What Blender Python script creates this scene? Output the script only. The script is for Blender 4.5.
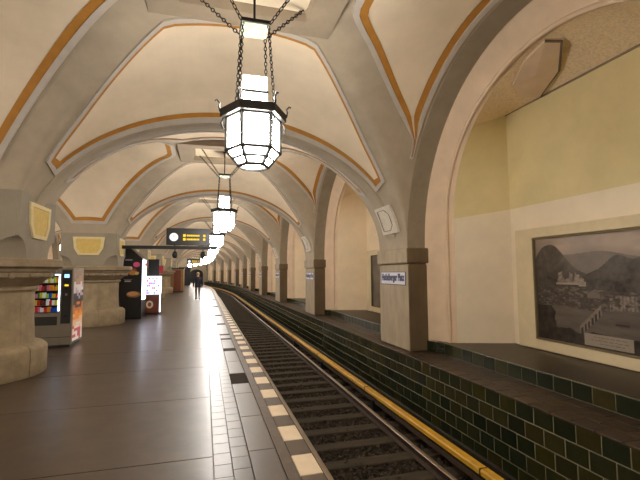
import bpy, math, random
import numpy as np
from mathutils import Matrix, Vector
random.seed(7); RNG = np.random.default_rng(7)
for o in list(bpy.data.objects): bpy.data.objects.remove(o)
SC = bpy.context.scene; COL = SC.collection
# ------------------------------------------------------------------ camera
EYE = 1.70; FPX = 411.65; YAW, PITCH, ROLL = .2724, .0793, -.006
cd = bpy.data.cameras.new('camera'); cam = bpy.data.objects.new('camera', cd); COL.objects.link(cam)
cd.sensor_fit = 'HORIZONTAL'; cd.sensor_width = 36; cd.lens = FPX*36/640; cd.clip_start = .05; cd.clip_end = 300
_c, _s = math.cos(YAW), math.sin(YAW)
_r = Vector((_c, -_s, 0)); _f = Vector((_s, _c, 0)); _u = Vector((0, 0, 1))
_w = _f*math.cos(PITCH)+_u*math.sin(PITCH); _u2 = _u*math.cos(PITCH)-_f*math.sin(PITCH)
_r3 = _r*math.cos(ROLL)+_u2*math.sin(ROLL); _u3 = _u2*math.cos(ROLL)-_r*math.sin(ROLL)
m3 = Matrix((_r3, _u3, -_w)).transposed()
cam.matrix_world = Matrix.Translation((0, 0, EYE)) @ m3.to_4x4()
SC.camera = cam
# ------------------------------------------------------------------ world, exposure
wd = bpy.data.worlds.new('world'); SC.world = wd; wd.use_nodes = True
wd.node_tree.nodes['Background'].inputs[0].default_value = (1, .9, .78, 1)
wd.node_tree.nodes['Background'].inputs[1].default_value = .02
SC.view_settings.view_transform = 'Standard'; SC.view_settings.look = 'None'
SC.view_settings.gamma = 1; SC.view_settings.use_curve_mapping = False
SC.view_settings.exposure = 0.18
LAMP = 66.0            # radiance of the milky lantern glass
LAMPCOL = (1.0, .945, .885)

# ------------------------------------------------------------------ materials
MAT = {}
def lin(c):
    return tuple(((x/255)/12.92 if x/255 <= .04045 else ((x/255+.055)/1.055)**2.4) for x in c)
def mat(name, col, rough=.8, var=.12, scale=3.0, bump=0.0, bscale=40, metal=0, coat=0, rnd=None, spec=.5, detail=6, stretch=None, coat_r=.12):
    m = bpy.data.materials.new(name); m.use_nodes = True; nt = m.node_tree; N = nt.nodes; L = nt.links
    b = N['Principled BSDF']; c = lin(col)
    b.inputs['Roughness'].default_value = rough; b.inputs['Metallic'].default_value = metal
    b.inputs['Coat Weight'].default_value = coat; b.inputs['Coat Roughness'].default_value = coat_r
    b.inputs['Specular IOR Level'].default_value = spec
    tc = N.new('ShaderNodeTexCoord'); co = tc.outputs['Object']
    if stretch:
        mp = N.new('ShaderNodeMapping'); mp.inputs['Scale'].default_value = stretch; L.new(co, mp.inputs[0]); co = mp.outputs[0]
    nz = N.new('ShaderNodeTexNoise'); nz.inputs['Scale'].default_value = scale; nz.inputs['Detail'].default_value = detail
    nz.inputs['Roughness'].default_value = .62; L.new(co, nz.inputs['Vector'])
    rp = N.new('ShaderNodeValToRGB'); e = rp.color_ramp.elements
    e[0].position = .3; e[1].position = .7
    e[0].color = (*[x*(1-var) for x in c], 1); e[1].color = (*[min(1, x*(1+var)) for x in c], 1)
    L.new(nz.outputs['Fac'], rp.inputs[0]); out = rp.outputs[0]
    if rnd:   # ('obj'|'isl', [colours])
        cr = N.new('ShaderNodeValToRGB'); cr.color_ramp.interpolation = 'LINEAR'
        els = cr.color_ramp.elements
        while len(els) < len(rnd[1]): els.new(.5)
        for i, q in enumerate(rnd[1]):
            els[i].position = i/(len(rnd[1])-1); els[i].color = (*lin(q), 1)
        src = N.new('ShaderNodeObjectInfo').outputs['Random'] if rnd[0] == 'obj' else N.new('ShaderNodeNewGeometry').outputs['Random Per Island']
        L.new(src, cr.inputs[0])
        mx = N.new('ShaderNodeMix'); mx.data_type = 'RGBA'; mx.blend_type = 'MULTIPLY'; mx.inputs[0].default_value = 1
        g = N.new('ShaderNodeValToRGB'); ge = g.color_ramp.elements; ge[0].position = .3; ge[1].position = .7
        ge[0].color = (1-var,)*3+(1,); ge[1].color = (1, 1, 1, 1); L.new(nz.outputs['Fac'], g.inputs[0])
        L.new(cr.outputs[0], mx.inputs[6]); L.new(g.outputs[0], mx.inputs[7]); out = mx.outputs[2]
    L.new(out, b.inputs['Base Color'])
    if bump:
        n2 = N.new('ShaderNodeTexNoise'); n2.inputs['Scale'].default_value = bscale; n2.inputs['Detail'].default_value = 4
        L.new(co, n2.inputs['Vector'])
        bp = N.new('ShaderNodeBump'); bp.inputs['Strength'].default_value = bump; bp.inputs['Distance'].default_value = .02
        L.new(n2.outputs['Fac'], bp.inputs['Height']); L.new(bp.outputs[0], b.inputs['Normal'])
    MAT[name] = m; return m
def emit(name, col, s):
    m = bpy.data.materials.new(name); m.use_nodes = True; nt = m.node_tree
    for n in list(nt.nodes): nt.nodes.remove(n)
    e = nt.nodes.new('ShaderNodeEmission'); e.inputs[0].default_value = (*col, 1); e.inputs[1].default_value = s
    o = nt.nodes.new('ShaderNodeOutputMaterial'); nt.links.new(e.outputs[0], o.inputs[0]); MAT[name] = m; return m
def vcol(name, rough=.4, coat=0, emis=0):
    m = bpy.data.materials.new(name); m.use_nodes = True; nt = m.node_tree; b = nt.nodes['Principled BSDF']
    a = nt.nodes.new('ShaderNodeVertexColor'); a.layer_name = 'print'
    nt.links.new(a.outputs[0], b.inputs['Base Color']); b.inputs['Roughness'].default_value = rough
    b.inputs['Coat Weight'].default_value = coat; b.inputs['Coat Roughness'].default_value = .08
    if emis:
        nt.links.new(a.outputs[0], b.inputs['Emission Color']); b.inputs['Emission Strength'].default_value = emis
    MAT[name] = m; return m

mat('rib', (172, 157, 134), .85, .10, 2.2, .10, 60)
mat('field', (230, 211, 182), .85, .07, 1.6, .06, 70)
mat('grey_border', (190, 180, 166), .8, .08, 4, .06, 60)
mat('ochre', (178, 122, 46), .75, .12, 5, .05, 60)
mat('coffer_field', (224, 208, 178), .85, .07, 2)
mat('coffer_frame', (152, 136, 114), .85, .1, 3, .1, 50)
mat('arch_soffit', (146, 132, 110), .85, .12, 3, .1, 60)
mat('pink_plaster', (222, 196, 164), .85, .08, 2, .06, 60)
mat('white_plaster', (238, 222, 194), .85, .06, 1.6, .05, 60)
mat('yellow_plaster', (224, 206, 154), .85, .06, 1.6, .05, 60)
mat('cream_plaster', (240, 220, 186), .85, .06, 1.6, .05, 60)
mat('stipple', (238, 214, 176), .95, .16, 26, .5, 38)
mat('pier_stone', (172, 156, 130), .8, .16, 5, .15, 60, stretch=(1, 1, .35))
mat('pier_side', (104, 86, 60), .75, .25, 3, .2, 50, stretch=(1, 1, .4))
mat('column_stone', (160, 142, 112), .8, .24, 4, .25, 45)
mat('capital_stone', (150, 132, 104), .8, .2, 6, .3, 40)
mat('head_plaster', (146, 136, 118), .85, .1, 3, .1, 50)
mat('relief_yellow', (214, 184, 104), .8, .1, 9, .2, 45)
mat('relief_pale', (222, 204, 152), .8, .08, 9, .1, 45)
mat('tablet_pale', (214, 204, 186), .8, .1, 9, .2, 45)
mat('tablet_line', (112, 100, 84), .9, .1, 9)
GREEN = [(22, 30, 19), (44, 48, 22), (28, 36, 24), (60, 58, 20), (33, 41, 28), (66, 58, 22), (26, 34, 25)]
mat('tile', (40, 46, 28), .3, .4, 9, .05, 20, coat=.2, rnd=('obj', GREEN))
mat('tile_many', (40, 46, 28), .24, .4, 9, .05, 20, coat=.2, rnd=('isl', GREEN))
mat('mortar', (128, 124, 98), .9, .15, 20)
LEDG = [(62, 48, 35), (74, 58, 41), (56, 45, 33), (80, 63, 44)]
mat('ledge_tile', (56, 44, 32), .42, .3, 8, .1, 30, rnd=('obj', LEDG))
mat('ledge_many', (56, 44, 32), .42, .3, 8, .1, 30, rnd=('isl', LEDG))
mat('asphalt', (68, 53, 38), .46, .28, 3.2, .09, 5, coat=.5, coat_r=.27, spec=.6, detail=9)
PAV = [(70, 56, 42), (80, 65, 49), (74, 60, 45), (84, 69, 52)]
mat('paver', (96, 84, 70), .48, .15, 8, .07, 9, coat=.5, coat_r=.28, rnd=('obj', PAV), spec=.6)
mat('paver_many', (96, 84, 70), .48, .15, 8, .07, 9, coat=.5, coat_r=.28, rnd=('isl', PAV), spec=.6)
mat('flag', (98, 84, 70), .46, .15, 5, .05, 14, coat=.6, coat_r=.32, rnd=('obj', [(76, 62, 47), (86, 70, 54)]))
mat('flag_dark', (58, 48, 39), .9, .2, 6, .1, 30, spec=.15)
mat('grout', (62, 52, 42), .9, .2, 10)
mat('edge_white', (236, 216, 184), .55, .06, 8, .05, 40)
mat('edge_dark', (94, 80, 64), .5, .2, 7, .1, 40)
mat('ballast', (54, 45, 33), .95, .4, 10, .5, 40, rnd=('isl', [(44, 36, 26), (74, 62, 46), (56, 46, 34), (92, 80, 62), (40, 34, 26)]))
mat('trackbed', (36, 29, 20), 1, .4, 14, .6, 30)
mat('sleeper', (64, 54, 38), .9, .3, 7, .3, 30, stretch=(.3, 2, 1))
mat('rail_head', (190, 180, 165), .3, .1, 8, metal=.9)
mat('rail_rust', (66, 48, 34), .8, .3, 14)
mat('yellow_cover', (206, 156, 36), .55, .18, 6, .05, 40)
mat('black', (16, 15, 14), .5, .2, 8)
mat('iron', (26, 24, 22), .5, .3, 12, metal=.6)
mat('lantern_iron', (48, 46, 42), .45, .3, 14, metal=.5)
mat('mint_plate', (150, 158, 134), .5, .05, 8)
emit('lantern_glass', LAMPCOL, LAMP)
mat('sign_white', (216, 216, 222), .4, .03, 8)
mat('sign_blue', (24, 32, 84), .4, .05, 8)
mat('frame_plaster', (220, 202, 164), .8, .06, 4, .05, 60)
mat('frame_edge', (120, 104, 76), .7, .1, 6)
vcol('print', .3, .15); mat('caption_grey', (150, 138, 122), .4, .1, 9)
mat('dark_picture', (52, 46, 40), .35, .5, 3, coat=.3)
mat('vend_grey', (132, 122, 106), .5, .06, 6)
mat('vend_dark', (40, 38, 36), .45, .1, 6)
mat('vend_trim', (150, 140, 124), .5, .05, 8)
m = mat('vend_glass', (200, 210, 215), .05, .0, 5); b = m.node_tree.nodes['Principled BSDF']; b.inputs['Transmission Weight'].default_value = 1; b.inputs['IOR'].default_value = 1.1
emit('tube_light', (.75, .85, 1), 9)
emit('box_light', (.8, .86, 1), 4)
emit('window_light', (.86, .86, 1), 1.5)
emit('lcd_blue', (.25, .5, 1), 2.5)
emit('led_yellow', (1, .62, .04), 1.3)
emit('clock_face', (1, 1, 1), 1.1)
vcol('packets', .5, emis=.35); vcol('advert', .4, .2, emis=.25); vcol('advert_lit', .4, .2, emis=1.8)
mat('kiosk_black', (24, 23, 22), .35, .2, 5)
mat('kiosk_wood', (150, 112, 66), .55, .15, 5, stretch=(6, 6, 1))
mat('red', (170, 30, 34), .45, .1, 8)
mat('orange_brown', (120, 58, 28), .45, .15, 8)
mat('skin', (196, 150, 124), .6, .05, 8); mat('hair', (176, 150, 112), .7, .2, 30)
mat('jacket', (28, 30, 46), .85, .2, 16); mat('trousers', (112, 108, 106), .85, .12, 14); mat('shoes', (30, 26, 24), .6, .1, 9)

# ------------------------------------------------------------------ mesh builder
class B:
    def __init__(s): s.V = []; s.F = []; s.M = []
    def add(s, V, F, m=0):
        o = len(s.V); s.V += [tuple(v) for v in V]
        s.F += [tuple(i+o for i in f) for f in F]; s.M += [m]*len(F) if isinstance(m, int) else list(m)
        return s
    def box(s, x0, x1, y0, y1, z0, z1, m=0, bev=0):
        if not bev:
            V = [(x, y, z) for z in (z0, z1) for y in (y0, y1) for x in (x0, x1)]
            return s.add(V, [(0, 2, 3, 1), (4, 5, 7, 6), (0, 1, 5, 4), (2, 6, 7, 3), (0, 4, 6, 2), (1, 3, 7, 5)], m)
        V = []; idx = {}
        for a in (0, 1):
            for b_ in (0, 1):
                for c in (0, 1):
                    x, y, z = (x0, x1)[a], (y0, y1)[b_], (z0, z1)[c]
                    dx, dy, dz = bev*(1-2*a), bev*(1-2*b_), bev*(1-2*c)
                    for k, p in (('x', (x, y+dy, z+dz)), ('y', (x+dx, y, z+dz)), ('z', (x+dx, y+dy, z))):
                        idx[(a, b_, c, k)] = len(V); V.append(p)
        F = []
        for a in (0, 1):
            F.append([idx[(a, b_, c, 'x')] for b_, c in ((0, 0), (1, 0), (1, 1), (0, 1))])
            F.append([idx[(b_, a, c, 'y')] for b_, c in ((0, 0), (1, 0), (1, 1), (0, 1))])
            F.append([idx[(b_, c, a, 'z')] for b_, c in ((0, 0), (1, 0), (1, 1), (0, 1))])
            for b_ in (0, 1):
                F.append([idx[(a, b_, 0, 'x')], idx[(a, b_, 1, 'x')], idx[(a, b_, 1, 'y')], idx[(a, b_, 0, 'y')]])
                F.append([idx[(a, 0, b_, 'x')], idx[(a, 1, b_, 'x')], idx[(a, 1, b_, 'z')], idx[(a, 0, b_, 'z')]])
                F.append([idx[(0, a, b_, 'y')], idx[(1, a, b_, 'y')], idx[(1, a, b_, 'z')], idx[(0, a, b_, 'z')]])
                for c in (0, 1): F.append([idx[(a, b_, c, k)] for k in 'xyz'])
        return s.add(V, F, m)
    def loft(s, rings, mats=0, closed=False):
        n = len(rings[0]); V = [p for r in rings for p in r]; F = []; mm = []
        for j in range(len(rings)-1):
            for i in range(n if closed else n-1):
                k = (i+1) % n
                F.append((j*n+i, j*n+k, (j+1)*n+k, (j+1)*n+i)); mm.append(mats if isinstance(mats, int) else (mats[j] if len(mats) == len(rings)-1 else mats[i]))
        return s.add(V, F, mm)
    def cap(s, ring, m=0, flip=False):
        return s.add(ring, [tuple(range(len(ring)))[::-1 if flip else 1]], m)
    def lathe(s, prof, seg=24, a0=0, a1=2*math.pi, m=0, cx=0, cy=0):
        full = abs(a1-a0-2*math.pi) < 1e-6; n = seg if full else seg+1
        rings = [[(cx+r*math.cos(a0+(a1-a0)*i/seg), cy+r*math.sin(a0+(a1-a0)*i/seg), z) for i in range(n)] for r, z in prof]
        return s.loft(rings, m, full)
    def tube(s, pts, r, seg=6, m=0, capped=True):
        P = [Vector(p) for p in pts]; rings = []; prev = None
        for i, p in enumerate(P):
            d = (P[min(i+1, len(P)-1)]-P[max(i-1, 0)]).normalized()
            a = prev if prev is not None else (Vector((0, 0, 1)) if abs(d.z) < .9 else Vector((1, 0, 0)))
            n = (a-d*a.dot(d)).normalized(); b_ = d.cross(n); prev = n
            rr = r[i] if isinstance(r, (list, tuple)) else r
            rings.append([tuple(p+(n*math.cos(2*math.pi*k/seg)+b_*math.sin(2*math.pi*k/seg))*rr) for k in range(seg)])
        s.loft(rings, m, True)
        if capped: s.cap(rings[0], m); s.cap(rings[-1], m, True)
        return s
    def prism(s, poly, z0, z1, m=0):
        n = len(poly); V = [(x, y, z0) for x, y in poly]+[(x, y, z1) for x, y in poly]
        F = [tuple(range(n))[::-1], tuple(range(n, 2*n))]+[(i, (i+1) % n, n+(i+1) % n, n+i) for i in range(n)]
        return s.add(V, F, m)
    def ell(s, c, r, seg=8, rings=5, m=0):
        R = [[(c[0]+r[0]*math.sin(math.pi*j/rings)*math.cos(2*math.pi*i/seg), c[1]+r[1]*math.sin(math.pi*j/rings)*math.sin(2*math.pi*i/seg), c[2]+r[2]*math.cos(math.pi*j/rings)) for i in range(seg)] for j in range(rings+1)]
        return s.loft(R, m, True)
    def xf(s, M): s.V = [tuple(M @ Vector(v)) for v in s.V]; return s
    def mesh(s, name, mats, smooth=False):
        me = bpy.data.meshes.new(name); me.from_pydata(s.V, [], s.F)
        for q in (mats if isinstance(mats, (list, tuple)) else [mats]): me.materials.append(MAT[q])
        me.polygons.foreach_set('material_index', s.M)
        if smooth:
            me.polygons.foreach_set('use_smooth', [True]*len(s.F))
            if smooth is not True:
                me.update(); me.set_sharp_from_angle(angle=math.radians(smooth))
        me.validate(); me.update(); return me
def link(name, data, parent=None, M=None):
    o = bpy.data.objects.new(name, data); COL.objects.link(o)
    if parent: o.parent = parent
    if M is not None: o.matrix_basis = M
    return o
def obj(name, b, mats, parent=None, smooth=False, M=None):
    return link(name, b.mesh(name, mats, smooth), parent, M)
def tag(o, label=None, cat=None, group=None, kind=None):
    if label: o['label'] = label
    if cat: o['category'] = cat
    if group: o['group'] = group
    if kind: o['kind'] = kind
    return o
def empty(name, M=None):
    o = link(name, None, None, M); o.empty_display_size = .2; return o
def copy_tree(o, parent=None):
    c = o.copy(); COL.objects.link(c); c.parent = parent
    for ch in list(o.children): copy_tree(ch, c)
    return c
T = Matrix.Translation
ORD = ['nearest', 'second', 'third', 'fourth', 'fifth', 'sixth', 'seventh', 'eighth', 'ninth', 'tenth', 'eleventh', 'twelfth']

# ------------------------------------------------------------------ the line of the station
S_C, RAD = 42.0, 220.0
def W(s, x, z=0.0):
    if s <= S_C: return (x, s, z)
    t = (s-S_C)/RAD
    return (-RAD+(RAD+x)*math.cos(t), S_C+(RAD+x)*math.sin(t), z)
def BM(s):                       # rigid frame at station s
    if s <= S_C: return T((0, s, 0))
    t = (s-S_C)/RAD
    return T(W(s, 0)) @ Matrix.Rotation(t, 4, 'Z')
BAY = 7.5; BC0 = 4.6; XC = .48; AXIS = -3.68
MIRROR = T((2*AXIS, 0, 0)) @ Matrix.Diagonal((-1, 1, 1, 1))
K0, K1 = -1, 10
S_MIN, S_MAX = BC0+BAY*K0-BAY/2, BC0+BAY*K1+BAY/2
def bc(k): return BC0+BAY*k
def pc(k): return BC0+BAY/2+BAY*k      # pier / column k stands beyond bay k
def srange(a, b, straight=4.0, curved=1.5):
    out = [a]
    while out[-1] < b-1e-6:
        st = curved if out[-1] >= S_C-straight else straight
        out.append(min(b, out[-1]+st))
    return out
def sweep(bd, prof, a, b, m=0, closed=False, side=1):
    """profile of (x, z) swept along the station; side=-1 mirrors it into the far nave"""
    rings = []
    for s in srange(a, b):
        rings.append([W(s, x if side == 1 else 2*AXIS-x, z) for x, z in prof])
    bd.loft(rings, m, closed)
    if closed: bd.cap(rings[0], m if isinstance(m, int) else 0); bd.cap(rings[-1], m if isinstance(m, int) else 0, True)
    return bd

# ================================================================== FLOOR (platform)
floor = tag(empty('floor'), 'brown polished island platform with a paved edge strip', kind='structure')
EDGE = 1.0
b = B(); sweep(b, [(2*AXIS-.97, -.97), (2*AXIS-.97, -.02), (.97, -.02), (.97, -.97)], S_MIN, S_MAX, closed=True)
obj('platform_body', b, 'grout', floor)
JY = 4.10; JL = 1.93
s = JY-JL*5
while s < S_MAX-.1:
    a, e = max(s+.006, S_MIN), min(s+JL-.006, S_MAX); n = 1 if e < S_C else 3
    b = B()
    R = [[W(a+(e-a)*i/n, x, 0) for x in (2*AXIS-.095, .095)] for i in range(n+1)]
    b.loft(R, 0)
    R2 = [[(x, y, -.03) for x, y, z in r] for r in R]
    for i in range(n): b.add([R[i][1], R2[i][1], R2[i+1][1], R[i+1][1]], [(0, 1, 2, 3)])
    b.add([R[0][0], R[0][1], R2[0][1], R2[0][0]], [(0, 1, 2, 3)]); b.add([R[-1][0], R[-1][1], R2[-1][1], R2[-1][0]], [(3, 2, 1, 0)])
    obj('asphalt_slab', b, 'asphalt', floor); s += JL
def slabbox(x0, x1, y0, y1, z1=0.0, z0=-.03, bev=.004):
    b = B()
    V = [(x0, y0, z0), (x1, y0, z0), (x1, y1, z0), (x0, y1, z0), (x0, y0, z1-bev), (x1, y0, z1-bev), (x1, y1, z1-bev), (x0, y1, z1-bev),
         (x0+bev, y0+bev, z1), (x1-bev, y0+bev, z1), (x1-bev, y1-bev, z1), (x0+bev, y1-bev, z1)]
    F = [(8, 9, 10, 11)]+[(i, (i+1) % 4, (i+1) % 4+4, i+4) for i in range(4)]+[(i+4, (i+1) % 4+4, (i+1) % 4+8, i+8) for i in range(4)]
    return b.add(V, F)
def many(bd, b, M):
    bd.add([tuple(M @ Vector(v)) for v in b.V], b.F)
# pavers X -.42..+.42, staggered
pav = slabbox(-.0785, .0785, -.1175, .1175, bev=.002).mesh('paver', 'paver')
pmany = slabbox(-.0785, .0785, -.1175, .1175, bev=.002)
rest = B(); cnt = 0; row = 0; s = S_MIN+.12
while s < S_MAX-.12:
    for c in range(2):
        x = .181+.162*c; sy = s+(.12 if c % 2 else 0)
        if sy > S_MAX-.12: continue
        if 2.6 < s < 16.6:
            link('paver', pav, floor, T((x, sy, 0))); cnt += 1
        else:
            many(rest, pmany, BM(sy) @ T((x, 0, 0)))
        if s < 30: pass
    for c in range(2):
        if s+.12 < S_MAX: many(rest, pmany, BM(s) @ T((2*AXIS-.181-.162*c, 0, 0)))
    s += .24
tag(obj('paver_field', rest, 'paver_many', floor), kind='stuff')
# flag row X .42 .. .69 with dark flags
DARK = [(6.62, 7.30), (9.40, 9.75), (11.0, 11.25), (11.8, 12.05), (14.2, 14.6), (17.1, 17.6), (21.6, 22.3), (27.5, 28.2)]
s = 2.38-12*.9
def flag(a, e, m, side=1):
    b = slabbox(.428, .686, 0, e-a-.006)
    for p in range(1):
        M = BM(a)
        if side == -1: M = M @ MIRROR
        obj('flag', b, m, floor, M=M)
cuts = [S_MIN]
while cuts[-1] < S_MAX-.2: cuts.append(min(S_MAX, cuts[-1]+.98))
ev = sorted([(a, e, 'flag_dark') for a, e in DARK]); cur = S_MIN
segs = []
for a, e, mm in ev+[(S_MAX, S_MAX, None)]:
    while cur < a-.05:
        nx = min(a, cur+.98)
        if a-nx < .25: nx = a
        segs.append((cur, nx, 'flag')); cur = nx
    if mm: segs.append((a, e, mm)); cur = e
for a, e, mm in segs:
    if mm == 'flag_dark' or a < 60: flag(a, e, mm)
    else: flag(a, e, mm)
b = B(); sweep(b, [(.428, -.01), (.428, 0), (.686, 0), (.686, -.01)], S_MIN, S_MAX, side=-1); obj('flag_strip', b, 'flag_dark', floor)
# edge strip : dark band .69-.80, lip with white blocks every .75 m
b = B(); sweep(b, [(.692, -.02), (.692, .0), (.795, .0), (.795, -.02)], S_MIN, S_MAX); obj('edge_band', b, 'edge_dark', floor)
wm = slabbox(.80, EDGE, 0, .395, .002, -.12).mesh('edge_block', 'edge_white')
dm = slabbox(.80, EDGE, 0, .345, 0, -.12).mesh('edge_block_dark', 'edge_dark')
wr, dr = slabbox(.80, EDGE, 0, .395, .002, -.12), slabbox(.80, EDGE, 0, .345, 0, -.12)
WR, DR = B(), B(); s = 3.52-.75*13
while s < S_MAX-.8:
    if 2.0 < s < 50:
        link('white_edge_block', wm, floor, BM(s)); link('dark_edge_block', dm, floor, BM(s+.4))
    else:
        many(WR, wr, BM(s)); many(DR, dr, BM(s+.4))
    many(WR, wr, BM(s) @ MIRROR); many(DR, dr, BM(s+.4) @ MIRROR)
    s += .75
tag(obj('white_edge_field', WR, 'edge_white', floor), kind='stuff'); tag(obj('dark_edge_field', DR, 'edge_dark', floor), kind='stuff')

# ================================================================== TRACK
ZR = -.80
tb = tag(obj('floor_trackbed', sweep(B(), [(.9, -.98), (3.9, -.98)], S_MIN, S_MAX), 'trackbed'), 'dark sunken bed of the right track', kind='structure')
tag(obj('floor_far_trackbed', sweep(B(), [(.9, -.98), (3.9, -.98)], S_MIN, S_MAX, side=-1), 'trackbed'), 'dark sunken bed of the far left track', kind='structure')
OCT = np.array([(1, 0, 0), (-1, 0, 0), (0, 1, 0), (0, -1, 0), (0, 0, 1), (0, 0, -1)], float)
OF = np.array([(0, 2, 4), (2, 1, 4), (1, 3, 4), (3, 0, 4), (2, 0, 5), (1, 2, 5), (3, 1, 5), (0, 3, 5)])
n = 14000
ys = 2.2+18*RNG.random(n)**1.35; xs = 1.02+2.74*RNG.random(n); zs_ = -.985+.035*RNG.random(n)
sz = .022+.022*RNG.random(n); rot = RNG.normal(size=(n, 3, 3)); q, _ = np.linalg.qr(rot)
vv = np.einsum('nij,kj->nki', q, OCT)*(.7+.6*RNG.random((n, 6, 1)))*sz[:, None, None]+np.stack([xs, ys, zs_], 1)[:, None]
bl = B(); bl.V = [tuple(p) for p in vv.reshape(-1, 3)]; bl.F = [tuple(f) for f in (OF[None]+6*np.arange(n)[:, None, None]).reshape(-1, 3)]; bl.M = [0]*len(bl.F)
tag(obj('ballast', bl, 'ballast'), 'dark brown crushed stone ballast between the sleepers', 'ballast', kind='stuff')
sl = B().box(1.08, 3.38, -.12, .12, -1.04, -.93, bev=.012).mesh('sleeper', 'sleeper')
s = 5.49+.12-.595*7
i = 0
while s < 46:
    o = link('sleeper', sl, None, BM(s)); i += 1
    tag(o, f'weathered timber sleeper, {ORD[i-7]} counted from the bottom of the photo' if 6 < i < 19 else 'weathered timber sleeper crossing the dark ballast under the rails' if i > 18 else 'weathered timber sleeper below the bottom edge of the photo', 'sleeper', 'track sleepers'); s += .595
RP = [(-.062, -.13), (-.062, -.118), (-.012, -.10), (-.012, -.03), (-.034, -.022), (-.034, -.004), (-.028, 0), (.028, 0), (.034, -.004), (.034, -.022), (.012, -.03), (.012, -.10), (.062, -.118), (.062, -.13)]
RM = [1]*5+[0]*3+[1]*6
for x, nm, lb in ((2.95, 'rail', 'polished steel rail beside the yellow conductor cover'), (1.515, 'rail', 'steel rail hidden close under the platform edge')):
    b = B(); sweep(b, [(x+px, ZR+pz) for px, pz in RP], S_MIN, S_MAX, m=RM, closed=False)
    tag(obj(nm, b, ['rail_head', 'rail_rust']), lb, 'rail')
for x in (2.95, 1.515):
    b = B(); sweep(b, [(x+px, ZR+pz) for px, pz in RP], S_MIN, S_MAX, m=RM, side=-1)
    tag(obj('rail', b, ['rail_head', 'rail_rust']), 'steel rail of the far left track, '+('beside its wall' if x > 2 else 'beside its platform edge'), 'rail')
tr = tag(empty('conductor_rail', T((3.18, 3, -.95))), 'long yellow covered conductor rail along the green tiled wall', 'conductor rail')
b = B(); sweep(b, [(3.115, -.655), (3.11, -.60), (3.13, -.58), (3.215, -.58), (3.235, -.60), (3.235, -.66)], S_MIN, S_MAX)
o = obj('yellow_cover', b, 'yellow_cover', tr); o.matrix_basis = T((-3.18, -3, .95))
b = B(); sweep(b, [(3.25, -.72), (3.25, -.55), (3.29, -.545), (3.29, -.72)], S_MIN, S_MAX)
o = obj('black_backing_strip', b, 'black', tr); o.matrix_basis = T((-3.18, -3, .95))
b = B(); sweep(b, [(3.14, -.78), (3.14, -.71), (3.2, -.71), (3.2, -.78)], S_MIN, S_MAX, closed=True)
o = obj('power_rail', b, 'rail_rust', tr); o.matrix_basis = T((-3.18, -3, .95))
br = B().box(3.1, 3.32, -.05, .05, -1.0, -.72).mesh('bracket', 'black')
cl = B().box(3.106, 3.24, -.008, .008, -.66, -.577).mesh('cover_joint', 'black')
s = 3.9
while s < 40:
    link('bracket', br, tr, T((-3.18, -3, .95)) @ BM(s)); link('cover_joint', cl, tr, T((-3.18, -3, .95)) @ BM(s+.4)); s += 3.6

# ================================================================== WALL RIGHT : tiles, ledge, niches
ZL = .092; ZN = .325; XT = 3.80; XR = 4.52
wall = tag(empty('wall_right'), 'green tiled track wall with arched plaster niches', kind='structure')
TW, TH, PW, PH = .282, .196, .293, .205
def tile_b(w, h):      # front at x=0 facing -X, spanning +y,+z
    e = .008; d = .008
    V = [(d, 0, 0), (d, w, 0), (d, w, h), (d, 0, h), (.0025, .002, .002), (.0025, w-.002, .002), (.0025, w-.002, h-.002), (.0025, .002, h-.002), (0, e, e), (0, w-e, e), (0, w-e, h-e), (0, e, h-e)]
    F = [(8, 11, 10, 9)]+[(i, i+4, (i+1) % 4+4, (i+1) % 4) for i in range(4)]+[(i+4, i+8, (i+1) % 4+8, (i+1) % 4+4) for i in range(4)]
    return B().add(V, F)
tm = tile_b(TW, TH).mesh('tile', 'tile'); tb_ = tile_b(TW, TH)
rest = B()
NEAR = 13.2
for c in range(5):
    z = ZL-.006-PH*(c+1)+.004
    s = 3.03-PW*33+(PW/2 if c % 2 else 0)
    while s < S_MAX-PW:
        if s > S_MIN:
            jx = random.uniform(-.0015, .0015)
            if 2.2 < s < NEAR: link('tile', tm, wall, T((XT+jx, s, z)))
            else: many(rest, tb_, BM(s) @ T((XT, 0, z)))
        s += PW
b = B(); sweep(b, [(XT+.005, -1.0), (XT+.005, ZL-.006), (XR, ZL-.006)], S_MIN, S_MAX); sweep(b, [(XT+.005, -1.0), (XT+.005, ZL-.006), (XR, ZL-.006)], S_MIN, S_MAX, side=-1)
obj('mortar_bed', b, 'mortar', wall)
b = B(); sweep(b, [(XR-.006, ZL-.006), (XR-.006, ZN-.004)], S_MIN, S_MAX); obj('riser_mortar', b, 'mortar', wall)
b = B(); sweep(b, [(XT-.02, -1.0), (XT-.02, -.945), (XT+.01, -.94)], S_MIN, S_MAX); obj('tile_plinth', b, 'ledge_many', wall)
# ledge top: nosing tiles + two back rows
nos = slabbox(-.004, .235, .003, TW+.004, 0, -.022, .006); lt = slabbox(.243, .475, .003, TW+.004, 0, -.02, .003); lt2 = slabbox(.483, .718, .003, TW+.004, 0, -.02, .003)
nm_, lm_, lm2 = nos.mesh('nosing_tile', 'ledge_tile'), lt.mesh('ledge_tile', 'ledge_tile'), lt2.mesh('ledge_tile', 'ledge_tile')
LR = B(); s = 3.09-PW*32
while s < S_MAX-PW:
    if s > S_MIN:
        M = BM(s) @ T((XT, 0, ZL+.006))
        if 2.2 < s < 10.5:
            link('nosing_tile', nm_, wall, M)
            link('ledge_tile', lm_, wall, M @ T((0, PW/2, 0))); link('ledge_tile', lm2, wall, M)
        else:
            many(LR, nos, M); many(LR, lt, M @ T((0, PW/2, 0))); many(LR, lt2, M)
    s += PW
tag(obj('ledge_tile_field', LR, 'ledge_many', wall), kind='stuff')
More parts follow.
